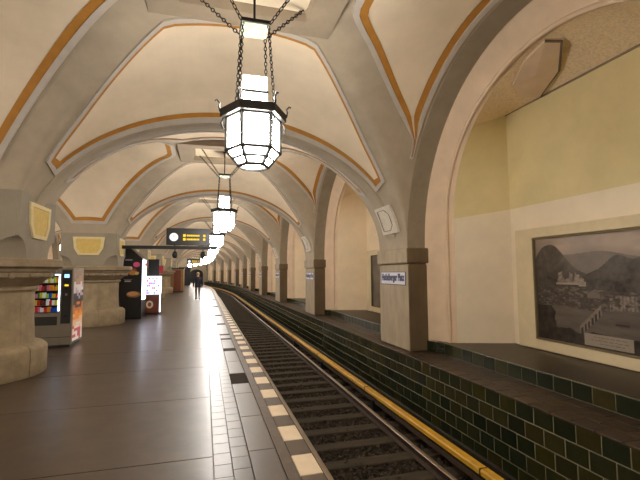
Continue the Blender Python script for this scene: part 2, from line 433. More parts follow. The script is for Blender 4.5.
# riser tiles and the plinth below the splayed niche edge
PHW = .72                                  # half width of a pier along the track
for k in range(K0, K1+1):
    y0, y1 = bc(k)-2.60, bc(k)+2.60; nn = 18; w = (y1-y0)/nn
    rb = tile_b(w-.008, ZN-ZL-.026)
    if k in (0, 1): rm = rb.mesh('riser_tile', 'tile')
    for i in range(nn):
        M = BM(bc(k)) @ T((XR-.012, y0-bc(k)+i*w, ZL+.012))
        if k in (0, 1) and y0+i*w > 2.2: link('tile', rm, wall, M)
        else: many(rest, rb, M)
    for sg in (1, -1):                     # short angled plinth under the pink splay
        p0, p1 = Vector((XR-.01, sg*2.60, 0)), Vector((4.38, sg*3.04, 0)); d = p1-p0
        for i in range(2):
            ang = math.atan2(d.y, d.x)-math.pi/2
            if sg > 0: M = BM(bc(k)) @ T((*(p0+d*i*.5).xy, ZL+.012)) @ Matrix.Rotation(ang, 4, 'Z')
            else: M = BM(bc(k)) @ T((*(p0+d*(i+1)*.5).xy, ZL+.012)) @ Matrix.Rotation(ang+math.pi, 4, 'Z')
            many(rest, tile_b(d.length/2-.008, ZN-ZL-.026), M)
tag(obj('tile_field', rest, 'tile_many', wall), kind='stuff')
# ---- niche bay
A_V, A_H = 3.05, 3.32; ZS = 2.2
def arcA(n):  # front arch, from jamb foot over the crown to the other foot
    return [(A_V*math.sin(-math.pi/2+math.pi*i/n), ZS+A_H*math.cos(-math.pi/2+math.pi*i/n)) for i in range(n+1)]
def arcB(n, a=2.6, h=2.42, z0=2.7):
    return [(a*math.sin(-math.pi/2+math.pi*i/n), z0+h*math.cos(-math.pi/2+math.pi*i/n)) for i in range(n+1)]
XB = 5.78; VB = 2.15
def niche(lower, upper):
    P = {}
    n = 44
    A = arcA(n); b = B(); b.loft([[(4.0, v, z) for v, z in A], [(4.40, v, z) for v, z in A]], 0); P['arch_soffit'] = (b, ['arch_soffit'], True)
    vert = lambda v, z0, z1, m: [(v, z0+(z1-z0)*i/m) for i in range(m)]
    fa = vert(-A_V, ZL, ZS, 4)+A+vert(A_V, ZL, ZS, 4)[::-1]
    fb = vert(-2.6, ZN, 2.7, 4)+arcB(n)+vert(2.6, ZN, 2.7, 4)[::-1]
    b = B(); b.loft([[(4.40, v, z) for v, z in fa], [(4.425, v*.992, z-.012) for v, z in fa], [(4.63, v, z) for v, z in fb]], 0); P['pink_splay'] = (b, ['pink_plaster'], 40)
    b = B(); b.tube([(4.635, v*.995, z) for v, z in fb], .04, 6, 0, False); P['arch_moulding'] = (b, ['pink_plaster'], True)
    f2 = [(v*.962, z) for v, z in fb]; b = B(); b.loft([[(4.63, v, z) for v, z in fb], [(4.66, v*.985, z-.004) for v, z in fb], [(4.74, v, z) for v, z in f2]], 0); P['inner_splay'] = (b, ['pink_plaster'], 40)
    # jamb: dado zone, upper zone, stippled zone ; C_B split at z=2.75 and z=4.4
    zb = lambda v: 2.7+2.42*math.sqrt(max(0, 1-(v/2.6)**2))
    vat = lambda z: 2.6*math.sqrt(max(0, 1-((z-2.7)/2.42)**2)) if z > 2.7 else 2.6
    b = B()
    for sg in (-1, 1):
        c1 = [(4.74, sg*2.5, ZN), (4.74, sg*2.5, 2.75)]; d1 = [(XB, sg*VB, ZN), (XB, sg*VB, 2.92)]
        b.loft([c1, d1], 0)
        m = 10
        c2 = [(4.74, .962*sg*vat(2.75+(4.40-2.75)*i/m), 2.75+(4.40-2.75)*i/m) for i in range(m+1)]; d2 = [(XB, sg*VB, 2.92+(4.83-2.92)*i/m) for i in range(m+1)]
        b.loft([c2, d2], 1)
    P['niche_jamb'] = (b, [lower, upper], 50)
    b = B(); v0 = vat(4.40); m = 24
    c3 = [(4.74, .962*(-v0+2*v0*i/m), zb(-v0+2*v0*i/m)) for i in range(m+1)]; d3 = [(XB+.0, -VB+2*VB*i/m, 4.83) for i in range(m+1)]
    mid = [(.5*(p[0]+q[0]), .5*(p[1]+q[1]), .5*(p[2]+q[2])+.12*math.sin(math.pi*i/m)) for i, (p, q) in enumerate(zip(c3, d3))]
    b.loft([c3, mid, d3], 0); P['niche_soffit'] = (b, ['stipple'], True)
    b = B(); b.add([(XB, -VB, ZN), (XB, VB, ZN), (XB, VB, 2.92), (XB, -VB, 2.92), (XB, VB, 4.83), (XB, -VB, 4.83)], [(0, 1, 2, 3), (3, 2, 4, 5)], [0, 1])
    P['niche_back'] = (b, [lower, upper], False)
    b = B().box(XB-.025, XB, -VB, VB, 4.815, 4.84); P['string_line'] = (b, ['arch_soffit'], False)
    b = B(); b.add([(XR+.002, -2.62, ZN), (4.395, -3.06, ZN), (4.395, -3.2, ZN), (XB, -3.2, ZN), (XB, 3.2, ZN), (4.395, 3.2, ZN), (4.395, 3.06, ZN), (XR+.002, 2.62, ZN)], [tuple(range(8))]); P['niche_floor'] = (b, ['ledge_many'], False)
    return {k_: (v_[0].mesh(k_, v_[1], v_[2])) for k_, v_ in P.items()}
NA, NC = niche('white_plaster', 'yellow_plaster'), niche('cream_plaster', 'cream_plaster')
wl = tag(empty('wall_left'), 'arched niche wall of the far left nave', kind='structure')
for k in range(K0, K1+1):
    for nm, me in (NA if k <= 0 else NC).items():
        link(nm, me, wall, BM(bc(k))); link(nm, me if nm != 'x' else me, wl, BM(bc(k)) @ MIRROR)
b = B()
for sd in (1, -1): sweep(b, [(6.0, -1), (6.0, 6.2)], S_MIN, S_MAX, side=sd)
obj('niche_backing', b, 'arch_soffit', wall)
b = B(); sweep(b, [(XT, -1.0), (XT, ZL), (XR, ZL), (XR, ZN)], S_MIN, S_MAX, side=-1); obj('track_wall', b, 'tile_many', wl)
# ================================================================== PIERS
def pier_parts():
    P = []
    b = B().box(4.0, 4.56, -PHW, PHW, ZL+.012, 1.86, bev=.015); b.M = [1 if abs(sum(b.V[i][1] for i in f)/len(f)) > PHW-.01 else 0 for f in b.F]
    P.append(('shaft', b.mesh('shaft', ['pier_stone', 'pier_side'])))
    P.append(('neck', B().box(4.012, 4.55, -PHW+.012, PHW-.012, 1.86, 1.885).mesh('neck', ['pier_side'])))
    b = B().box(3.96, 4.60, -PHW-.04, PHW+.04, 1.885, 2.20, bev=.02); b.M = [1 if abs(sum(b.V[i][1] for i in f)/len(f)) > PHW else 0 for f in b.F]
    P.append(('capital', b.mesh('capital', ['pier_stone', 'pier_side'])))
    return P
PP = pier_parts()
def tablet():
    b = B(); n = 6; r0 = []; 
    pts = lambda off, y: [(XC+3.52*math.sin(th)-off*math.sin(th), y, ZS+2.5*math.cos(th)-off*math.cos(th)) for th in [math.radians(82-14*i/n) for i in range(n+1)]]
    R = [pts(.0, -.46), pts(.055, -.46), pts(.055, .28), pts(.0, .28)]
    b.loft(R, 0)
    for e in (0, n): b.add([r[e] for r in R], [(0, 1, 2, 3)])
    tb = b.mesh('relief_tablet', 'tablet_pale')
    c = B(); at = lambda f, y: (lambda th: (XC+(3.52-.058)*math.sin(th), y-.06, ZS+(2.5-.058)*math.cos(th)))(math.radians(82-14*f))
    L_ = [(.12, -.1), (.3, -.24), (.7, -.24), (.88, -.1), (.88, .24), (.12, .24), (.12, -.1)]
    c.tube([at(*q) for q in L_], .008, 4, 0, False)
    return tb, c.mesh('incised_outline', 'tablet_line')
TAB = tablet()
for k in range(K0, K1):
    M = BM(pc(k)); near = ['behind the camera', 'in front of the landscape picture niche'][k+1] if k < 1 else ''
    p = empty('wall_pier', M @ T((4.28, 0, ZL)))
    lab = {-1: 'square stone wall pier at the near end of the picture niche', 0: 'large square stone wall pier just beyond the landscape picture niche'}.get(k, f'square stone wall pier, {ORD[k]} along the right wall')
    tag(p, lab, 'pier', 'wall piers')
    off = T((-4.28, 0, -ZL))
    for nm, me in PP: link(nm, me, p, off)
    if k >= 0:
        t = link('relief_tablet', TAB[0], p, off); link('incised_outline', TAB[1], t)
    q = empty('wall_pier', M @ MIRROR @ T((4.28, 0, ZL)))
    tag(q, f'square stone pier on the far left wall, {ORD[max(k,0)] if k>=0 else "behind the camera"} of its row', 'pier', 'far wall piers')
    for nm, me in PP: link(nm, me, q, off)

# ---- station signs
def textmesh(body, name, material, size=1, ext=.003, bold=0.0):
    cu = bpy.data.curves.new(name, 'FONT'); cu.body = body; cu.size = size; cu.extrude = ext; cu.offset = bold; cu.align_x = 'CENTER'; cu.align_y = 'CENTER'
    cu.resolution_u = 3
    o = bpy.data.objects.new(name, cu); COL.objects.link(o); dg = bpy.context.evaluated_depsgraph_get()
    me = bpy.data.meshes.new_from_object(o.evaluated_get(dg)); bpy.data.objects.remove(o); bpy.data.curves.remove(cu)
    me.name = name; me.materials.clear(); me.materials.append(MAT[material]); return me
txt = textmesh('Heidelberger Platz', 'lettering', 'sign_blue', .2, .003, .013)
xs_ = [v.co.x for v in txt.vertices]; ys_ = [v.co.y for v in txt.vertices]
sx = 1.12/(max(xs_)-min(xs_)); sy = .205/(max(ys_)-min(ys_)); my = .5*(max(ys_)+min(ys_)); mx_ = .5*(max(xs_)+min(xs_))
for v in txt.vertices:      # stand on the wall facing -X, reading along -y
    x, y, z = (v.co.x-mx_)*sx, (v.co.y-my)*sy, v.co.z
    v.co = (-z-.012, -x, y)
plate = B().box(-.012, .0, -.61, .61, -.14, .14, bev=.004).mesh('plate', 'sign_white')
edge = B()
for a in ((-.61, .61, -.14, -.128), (-.61, .61, .128, .14), (-.61, -.598, -.14, .14), (.598, .61, -.14, .14)): edge.box(-.015, 0, *a)
edge = edge.mesh('rim', 'sign_blue')
for k in range(0, 7):
    r = empty('station_sign', BM(pc(k)) @ T((3.998, 0, 1.57)))
    tag(r, f'white station name sign with dark blue lettering on the {ORD[k]} wall pier', 'sign', 'station name signs')
    link('plate', plate, r); link('lettering', txt, r); link('rim', edge, r)

# ================================================================== CEILING : vaults
def e_(x): return math.sqrt(max(0.0, 1-x*x))
AU = 3.52
def sm(a, b_, x): t = min(1, max(0, (x-a)/(b_-a))); return t*t*(3-2*t)
def fT(u, v): return ZS+(2.46+.62*(1-min(1, abs(v)/3.45)**4.5))*e_(u/AU)
def fL(u, v): return ZS+(3.02+.30*sm(1.14, 3.4, abs(u)))*e_(v/A_V)
def hh(u, v):
    a, c = fT(u, v), fL(u, v); k = .05*min(1, (max(a, c)-ZS)/1.0)
    return .5*(a+c+math.sqrt((a-c)**2+k*k))
def vg(u):           # groin v for |u|
    lo, hi = 0.0, A_V
    for _ in range(40):
        mi = .5*(lo+hi)
        if fL(u, mi) > fT(u, mi): lo = mi
        else: hi = mi
    return .5*(lo+hi)
def ug(v):
    lo, hi = 0.0, AU
    for _ in range(40):
        mi = .5*(lo+hi)
        if fT(mi, v) > fL(mi, v): lo = mi
        else: hi = mi
    return .5*(lo+hi)
def surf(u, v, d=0.0):
    z = hh(u, v); h = 1e-3
    n = Vector((-(hh(u+h, v)-hh(u-h, v))/(2*h), -(hh(u, v+h)-hh(u, v-h))/(2*h), 1)).normalized()
    return Vector((XC+u, v, z))-n*d
us = [-4.16, -3.95, -3.74, -3.6]+[AU*math.sin(math.radians(-90+180*i/72)) for i in range(73)]
vs = [-3.75, -3.5, -3.25]+[A_V*math.sin(math.radians(-90+180*i/64)) for i in range(65)]+[3.25, 3.5, 3.75]
b = B(); b.loft([[(XC+u, v, hh(u, v)) for u in us] for v in vs], 0)
VAULT = b.mesh('vault_shell', 'rib', True)
# transverse rib proud of the shell
b = B(); R = []
prof = [(3.55, 0), (3.555, .02), (3.57, .03), (3.75, .03)]
for v, d in prof:
    R.append([(XC+(AU-d)*math.sin(th), v, ZS+(2.46-d)*math.cos(th)) for th in [math.radians(-84+168*i/60) for i in range(61)]])
b.loft(R, 0); R = [[(x, -y, z) for x, y, z in r] for r in R]; b.loft(R, 0)
TRIB = b.mesh('transverse_rib', 'rib', 35)
def patch(P, LS, LT, ds, dt, ns, nt, ds_end=None):
    """P(s,t)->(u,v); ring strips of widths ds (two sides in s) and dt (two ends in t)"""
    def pos(s_, t_): return surf(*P(s_, t_))
    def length(fn):
        pts = [fn(i/12) for i in range(13)]; return sum((pts[i+1]-pts[i]).length for i in range(12))
    Sg = list(np.linspace(0, 1, ns+1)); Tg = list(np.linspace(0, 1, nt+1))
    Llen = lambda t_: max(1e-4, length(lambda q: pos(q, t_)))
    Tlen = lambda s_: max(1e-4, length(lambda q: pos(s_, q)))
    ntot = ns+5; mtot = nt+5; Tl = {}
    def svals(t_):
        L = Llen(t_); a = min(.22, ds[0]/L); c = min(.44, (ds[0]+ds[1])/L)
        return [0, a]+[c+(1-2*c)*i/ns for i in range(ns+1)]+[1-a, 1]
    def tvals(s_):
        L = Tlen(s_); a = min(.22, dt[0]/L); c = min(.44, (dt[0]+dt[1])/L)
        return [0, a]+[c+(1-2*c)*i/nt for i in range(nt+1)]+[1-a, 1]
    Smid = svals(.5); TV = [tvals(q) for q in Smid]
    b = B(); G = []
    for j in range(len(TV[0])):
        rowp = []
        for i in range(len(Smid)):
            t_ = TV[i][j]; s_ = svals(t_)[i]
            ri = min(i, len(Smid)-1-i); rj = min(j, len(TV[0])-1-j); rr = min(ri, rj)
            rowp.append((s_, t_))
        G.append(rowp)
    nI, nJ = len(Smid), len(TV[0])
    def ringof(i, j): return min(i, nI-2-i, j, nJ-2-j)
    # three separate layers: grey frame (proud), ochre stripe, field
    off = {0: .030, 1: .016, 2: .008}
    for j in range(nJ-1):
        for i in range(nI-1):
            r = min(2, ringof(i, j)); d = off[r]
            q = [surf(*P(*G[jj][ii]), d) for jj, ii in ((j, i), (j, i+1), (j+1, i+1), (j+1, i))]
            b.add(q, [(0, 1, 2, 3)], r)
    # side walls of the outer rim
    per = [(0, i) for i in range(nI)]+[(j, nI-1) for j in range(1, nJ)]+[(nJ-1, i) for i in range(nI-2, -1, -1)]+[(j, 0) for j in range(nJ-2, 0, -1)]
    up = [surf(*P(*G[j][i]), -.01) for j, i in per]; lo = [surf(*P(*G[j][i]), .030) for j, i in per]
    b.loft([up, lo], 0, True)
    ins = [(min(max(j, 1), nJ-2), min(max(i, 1), nI-2)) for j, i in per]
    b.loft([[surf(*P(*G[j][i]), .030) for j, i in ins], [surf(*P(*G[j][i]), .012) for j, i in ins]], 0, True)
    return b
VT = 3.47
def P_F(s_, t_):
    u = AU*math.sin(math.radians(60)*(2*t_-1)); v1 = max(1.07, vg(abs(u))+.36-.06*sm(2.4, 3.0, abs(u))); return u, v1+(VT-v1)*s_
bF = patch(P_F, 0, 0, (.10, .085), (.09, .14), 8, 44)
FAR = bF.mesh('severy_panel', ['grey_border', 'ochre', 'field'])
bN = B(); bN.V = [(x, -y, z) for x, y, z in bF.V]; bN.F = [f[::-1] for f in bF.F]; bN.M = bF.M
NEARP = bN.mesh('severy_panel', ['grey_border', 'ochre', 'field'])
VM = 2.60
def P_V(s_, t_):
    v = VM*(2*t_-1); v = A_V*math.sin(math.asin(VM/A_V)*(2*t_-1))
    u1 = min(3.38, max(1.36, ug(abs(v))+.56+.28*(abs(v)/VM)**5)); return u1+(3.44-u1)*s_, v
bV = patch(P_V, 0, 0, (.10, .13), (.04, .06), 8, 44)
WALLP = bV.mesh('severy_panel', ['grey_border', 'ochre', 'field'])
def P_A(s_, t_):
    v = A_V*math.sin(math.asin(2.86/A_V)*(2*t_-1)); u1 = max(1.36, ug(abs(v))+.44)
    w = 4.16-u1; x = -4.16+w*(2*s_-1)*-1     # local u, mirrored beyond the arcade axis
    return x, v
_hh = hh
def hh(u, v):
    if u < -4.16: u = -8.32-u
    return _hh(u, v)
bA = patch(P_A, 0, 0, (.10, .13), (.10, .12), 14, 44)
ARCP = bA.mesh('severy_panel', ['grey_border', 'ochre', 'field'])
# coffer
b = B(); zf = 5.10
o4 = [(-1.24, -.92), (1.20, -.92), (1.20, .92), (-1.24, .92)]; i4 = [(-.84, -.60), (.80, -.60), (.80, .60), (-.84, .60)]
cc = lambda L_, z: [(XC+x, y, z) for x, y in L_]
b.loft([cc([(x*1.03, y*1.03) for x, y in o4], 5.75), cc([(x*1.03, y*1.03) for x, y in o4], zf+.07), cc(o4, zf), cc(i4, zf), cc([(x*.98, y*.97) for x, y in i4], zf+.1), cc([(x*.98, y*.97) for x, y in i4], zf+.16)], 0, True)
COFF = b.mesh('coffer_frame', 'coffer_frame')
COFI = B().box(XC-.79, XC+.79, -.61, .61, zf+.12, zf+.15).mesh('coffer_panel', 'coffer_field')
ceil = tag(empty('ceiling'), 'vaulted plaster ceiling with ochre framed panels', kind='structure')
for k in range(K0, K1+1):
    for side in (1, -1):
        M = BM(bc(k)) if side == 1 else BM(bc(k)) @ MIRROR
        sh = link('vault_shell', VAULT, ceil, M)
        for nm, me in (('transverse_rib', TRIB), ('severy_panel', FAR), ('severy_panel', NEARP), ('severy_panel', WALLP), ('coffer_frame', COFF), ('coffer_panel', COFI)):
            link(nm, me, sh)
        if side == 1: link('severy_panel', ARCP, sh)
b = B(); sweep(b, [(-14, 6.3), (7, 6.3)], S_MIN, S_MAX); obj('ceiling_slab', b, 'rib', ceil)
# end walls
def endwall(nm, s, lab):
    b = B(); b.box(-14.5, 6.5, -.15, .15, -1.0, 6.4)
    e = tag(obj(nm, b, 'rib', None, M=BM(s)), lab, kind='structure'); return e
endwall('wall_back', S_MIN-.16, 'plain plaster end wall behind the camera')
ew = endwall('wall_end', S_MAX+.16, 'far end wall closing the curved station')
for sd in (1, -1):
    x0, x1 = (1.1, 3.6) if sd == 1 else (2*AXIS-3.6, 2*AXIS-1.1)
    pts = [(x0, -1), (x1, -1), (x1, 1.6)]+[(.5*(x0+x1)+.5*(x1-x0)*math.cos(a), 1.6+.9*math.sin(a)) for a in [math.pi*i/10 for i in range(11)]][1:]
    b = B(); b.add([(x, -.17, z) for x, z in pts], [tuple(range(len(pts)))]); link('tunnel_mouth', b.mesh('tunnel_mouth', 'black'), ew)

# ================================================================== COLUMNS
def col_parts():
    P = []
    def blocks(name, prof, seg):
        out = []
        a0 = math.radians(22.5)
        for i in range(8):
            s0 = a0+i*math.pi/4+.006; s1 = a0+(i+1)*math.pi/4-.006
            b = B().lathe(prof, seg, s0, s1); out.append((name, b.mesh(name, 'column_stone', 40)))
        return out
    P += blocks('base_block', [(.5, 0), (.985, 0), (1.0, .02), (1.0, .43), (.985, .47), (.93, .515), (.86, .53), (.5, .53)], 6)
    P += blocks('shaft_block', [(.815, .53), (.80, .60), (.775, 1.0), (.775, 1.42), (.5, 1.42)], 6)
    P.append(('core', B().lathe([(.76, .0), (.76, 1.5)], 24).mesh('core', 'capital_stone', True)))
    P.append(('capital', B().lathe([(.78, 1.40), (.80, 1.43), (.83, 1.44), (.83, 1.48), (.80, 1.50), (.86, 1.53), (.93, 1.60), (1.0, 1.63), (1.04, 1.66), (1.04, 1.73), (1.08, 1.745), (1.11, 1.80), (1.17, 1.815), (1.19, 1.83), (1.19, 1.94), (1.17, 1.96), (.3, 1.96)], 40).mesh('capital', 'capital_stone', 30)))
    b = B()
    for i in range(16):
        a = 2*math.pi*i/16; e = B().ell((0, 0, 0), (.045, .15 if i % 2 else .06, .05 if i % 2 else .06), 8, 5)
        e.xf(Matrix.Rotation(a, 4, 'Z') @ T((1.03, 0, 1.685))); b.add(e.V, e.F)
    P.append(('carved_band', b.mesh('carved_band', 'capital_stone', True)))
    H = .83; b = B(); rings = []
    for z in [1.96+.36*i/9 for i in range(10)]+[2.5, 3.05]:
        c = max(.03, .36*math.sqrt(max(0, 1-((z-1.96)/.36)**2))) if z < 2.32 else .03
        rings.append([(H-c, -H, z), (H, -H+c, z), (H, H-c, z), (H-c, H, z), (-H+c, H, z), (-H, H-c, z), (-H, -H+c, z), (-H+c, -H, z)])
    b.loft(rings, 0, True); b.cap(rings[-1]); P.append(('head', b.mesh('head', 'head_plaster')))
    return P, H
CP, CH = col_parts()
def relief():
    O = [(-.47, .30), (.47, .30), (.43, -.08), (.30, -.30), (-.30, -.30), (-.43, -.08)]; I = [(x*.80, y*.78) for x, y in O]
    f = lambda L_, d: [(x, -d, z) for x, z in L_]
    b = B(); b.loft([f(O, -.01), f(O, .03), f(I, .03), f(I, .008)], 0, True); b.cap(f(I, .008), 1)
    b.M[-1] = 1; return b.mesh('relief_panel', ['relief_pale', 'relief_yellow'])
REL = relief()
CL = {0: 'thick round stone column in the left foreground', 1: 'round stone column between the two vending machines'}
for k in range(K0, K1):
    c = tag(empty('column', BM(pc(k)) @ T((AXIS, 0, 0))), CL.get(k, 'round stone column behind the camera' if k < 0 else f'round stone platform column, {ORD[k]} along the row'), 'column', 'platform columns')
    for nm, me in CP: link(nm, me, c)
    for i in range(4): link('relief_panel', REL, c, Matrix.Rotation(i*math.pi/2, 4, 'Z') @ T((0, -CH, 2.62)))

# ================================================================== LANTERNS
def chain(p0, p1, link_l=.055, r=.006, w=.016):
    p0, p1 = Vector(p0), Vector(p1); d = p1-p0; n = max(2, int(d.length/(link_l*.78))); b = B()
    q = d.to_track_quat('Z', 'Y')
    for i in range(n):
        c = p0+d*((i+.5)/n); M = T(c) @ q.to_matrix().to_4x4() @ Matrix.Rotation(math.pi/2*(i % 2), 4, 'Z')
        ring = [(w*math.cos(a), 0, link_l*.5*math.sin(a)) for a in [2*math.pi*j/8 for j in range(8)]]
        rr = []
        for j in range(8):
            x, _, z = ring[j]; a = 2*math.pi*j/8; ox, oz = math.cos(a)*r, math.sin(a)*r
            rr.append([(x+ox, 0, z+oz), (x, r, z), (x-ox, 0, z-oz), (x, -r, z)])
        rr.append(rr[0]); e = B().loft(rr, 0, True).xf(M); b.add(e.V, e.F)
    return b
def hexp(R, z, rot=math.pi/6+math.pi/6): return [(R*math.cos(rot+i*math.pi/3), R*math.sin(rot+i*math.pi/3), z) for i in range(6)]
# local origin: bottom of the lantern (z=2.87 above the platform)
Z0 = 2.90
def lantern_parts():
    P = []   # (name, mesh, parent index or None)
    gz = [(.165, .0), (.30, .155), (.30, .175), (.30, .53)]
    for i in range(6):                      # side panes, lower sloping panes
        for (ra, za), (rb_, zb_) in ((gz[0], gz[1]), (gz[2], gz[3])):
            A_, B_ = hexp(ra-.004, za+.004), hexp(rb_-.004, zb_-.004); j = (i+1) % 6
            b = B().add([A_[i], A_[j], B_[j], B_[i]], [(0, 1, 2, 3)]); P.append(('glass_pane', b.mesh('glass_pane', 'lantern_glass')))
    b = B().cap(hexp(.162, .004), 0, True); P.append(('bottom_pane', b.mesh('bottom_pane', 'lantern_glass')))
    b = B(); 
    for R, z in ((.168, 0), (.303, .165), (.303, .54)):
        h = hexp(R, z); b.tube(h+[h[0]], .023, 5, 0, False)
    mid = hexp(.235, .078); b.tube(mid+[mid[0]], .017, 5, 0, False)
    lo, m1, up = hexp(.168, 0), hexp(.303, .165), hexp(.303, .54)
    for i in range(6): b.tube([lo[i], m1[i], up[i]], .022, 5)
    P.append(('frame', b.mesh('frame', 'lantern_iron')))
    b = B(); O, I = .375, .315
    b.loft([hexp(O, .54), hexp(O, .635), hexp(O-.02, .645), hexp(I, .60), hexp(I, .54), hexp(O, .54)], 0, True); P.append(('crown_ring', b.mesh('crown_ring', 'lantern_iron')))
    hk = hexp(.375, .6)
    for p in hk:
        d = Vector((p[0], p[1], 0)).normalized(); p = Vector(p)
        b = B().tube([p+Vector((0, 0, .0)), p+d*.012+Vector((0, 0, .06)), p+d*.005+Vector((0, 0, .10)), p+d*.035+Vector((0, 0, .135)), p+d*.055+Vector((0, 0, .12))], .011, 5); P.append(('crown_hook', b.mesh('crown_hook', 'lantern_iron')))
    for i in range(4):                      # upper glass box
        a = math.pi/4+i*math.pi/2; c0, c1 = (.185*math.cos(a), .185*math.sin(a)), (.185*math.cos(a+math.pi/2), .185*math.sin(a+math.pi/2))
        b = B().add([(*c0, .62), (*c1, .62), (*c1, .99), (*c0, .99)], [(0, 1, 2, 3)]); P.append(('upper_pane', b.mesh('upper_pane', 'lantern_glass')))
    b = B().box(-.13, .13, -.13, .13, .985, .995); P.append(('upper_lid', b.mesh('upper_lid', 'lantern_glass')))
    b = B()
    for z in (.63, .82):
        q = [(.19*math.cos(math.pi/4+i*math.pi/2), .19*math.sin(math.pi/4+i*math.pi/2), z) for i in range(5)]; b.tube(q, .022, 5, 0, False)
    P.append(('upper_frame', b.mesh('upper_frame', 'lantern_iron')))
    b = B().box(-.155, .155, -.15, .15, 1.60, 1.615); P.append(('suspension_plate', b.mesh('suspension_plate', 'mint_plate')))
    b = B().box(-.165, .165, -.16, .16, 1.615, 1.65); P.append(('plate_frame', b.mesh('plate_frame', 'iron')))
    b = B().lathe([(.11, 1.60), (.09, 1.575), (.05, 1.57), (.045, 1.585), (.001, 1.585)], 16); P.append(('plate_dish', b.mesh('plate_dish', 'mint_plate', True)))
    b = B().tube([(0, 0, 1.65), (0, 0, 2.35)], .014, 6); P.append(('rod', b.mesh('rod', 'iron')))
    b = B().lathe([(.001, 2.30), (.06, 2.31), (.08, 2.36), (.001, 2.37)], 12); P.append(('ceiling_rose', b.mesh('ceiling_rose', 'iron', True)))
    for sx_ in (-1, 1):
        for sy_ in (-1, 1):
            b = chain((sx_*.145, sy_*.14, 1.60), (sx_*.19, sy_*.28, .63)); P.append(('chain', b.mesh('chain', 'iron')))
            b = chain((sx_*.16, sy_*.15, 1.62), (sx_*.74, sy_*.56, 2.36), .07, .007, .019); P.append(('chain', b.mesh('chain', 'iron')))
    # ornamental pendants round the panes
    for i, p in enumerate(hexp(.335, .53)):
        b = B().tube([p, (p[0]*1.08, p[1]*1.08, .47), (p[0]*1.02, p[1]*1.02, .40), (p[0]*.94, p[1]*.94, .44)], .012, 5); P.append(('scroll', b.mesh('scroll', 'lantern_iron')))
    return P
LP = lantern_parts()
bj = B(); jm = ['lantern_glass', 'lantern_iron', 'iron', 'mint_plate']
for nm, me in LP:       # joined version for the far, tiny ones (without chain links)
    mi = jm.index(me.materials[0].name)
    if nm == 'chain': continue
    bj.add([tuple(v.co) for v in me.vertices], [tuple(p.vertices) for p in me.polygons], mi)
for sx_ in (-1, 1):
    for sy_ in (-1, 1):
        bj.tube([(sx_*.145, sy_*.14, 1.60), (sx_*.19, sy_*.28, .63)], .009, 4, 2); bj.tube([(sx_*.16, sy_*.15, 1.62), (sx_*.74, sy_*.56, 2.36)], .009, 4, 2)
LJ = bj.mesh('lantern', jm)
for k in range(K0, K1+1):
    for side in (1, -1):
        x = XC+.03 if side == 1 else 2*AXIS-XC
        M = BM(bc(k)) @ T((x, 0, Z0))
        if side == 1:
            lab = {-1: 'glowing hexagonal iron lantern hanging behind the camera', 0: 'large glowing hexagonal iron lantern hanging nearest overhead on chains'}.get(k, f'glowing hexagonal lantern, {ORD[k]} in the hanging row')
            grp = 'lanterns over the right platform side'
        else:
            lab = 'glowing hexagonal lantern in the far left nave, '+(f'{ORD[k]} of its row' if k >= 0 else 'behind the camera'); grp = 'lanterns of the far left nave'
        if side == 1 and 0 <= k <= 4:
            o = empty('hanging_lantern', M)
            for nm, me in LP: link(nm, me, o)
        else: o = link('hanging_lantern', LJ, None, M)
        tag(o, lab, 'lantern', grp)

# ================================================================== PICTURES in the niches
def paint(w, h, nx, ny, fn, name, material):
    X, Y = np.meshgrid((np.arange(nx+1)/nx), (np.arange(ny+1)/ny))
    me = bpy.data.meshes.new(name)
    V = [(0, -(x-.5)*w, (y-.5)*h) for x, y in zip(X.ravel(), Y.ravel())]
    F = [(j*(nx+1)+i, j*(nx+1)+i+1, (j+1)*(nx+1)+i+1, (j+1)*(nx+1)+i) for j in range(ny) for i in range(nx)]
    me.from_pydata(V, [], F); C = np.ones((len(V), 4)); C[:, :3] = fn(X, Y).reshape(-1, 3)
    a = me.color_attributes.new('print', 'FLOAT_COLOR', 'POINT'); a.data.foreach_set('color', C.ravel()); me.materials.append(MAT[material]); me.update(); return me
def noise2(X, Y, f, seed):
    r = np.random.default_rng(seed); g = r.random((96, 96)); x, y = X*f % 95, Y*f % 95; i, j = x.astype(int), y.astype(int); a, c = x-i, y-j
    a, c = a*a*(3-2*a), c*c*(3-2*c)
    return (g[j, i]*(1-a)+g[j, i+1]*a)*(1-c)+(g[j+1, i]*(1-a)+g[j+1, i+1]*a)*c
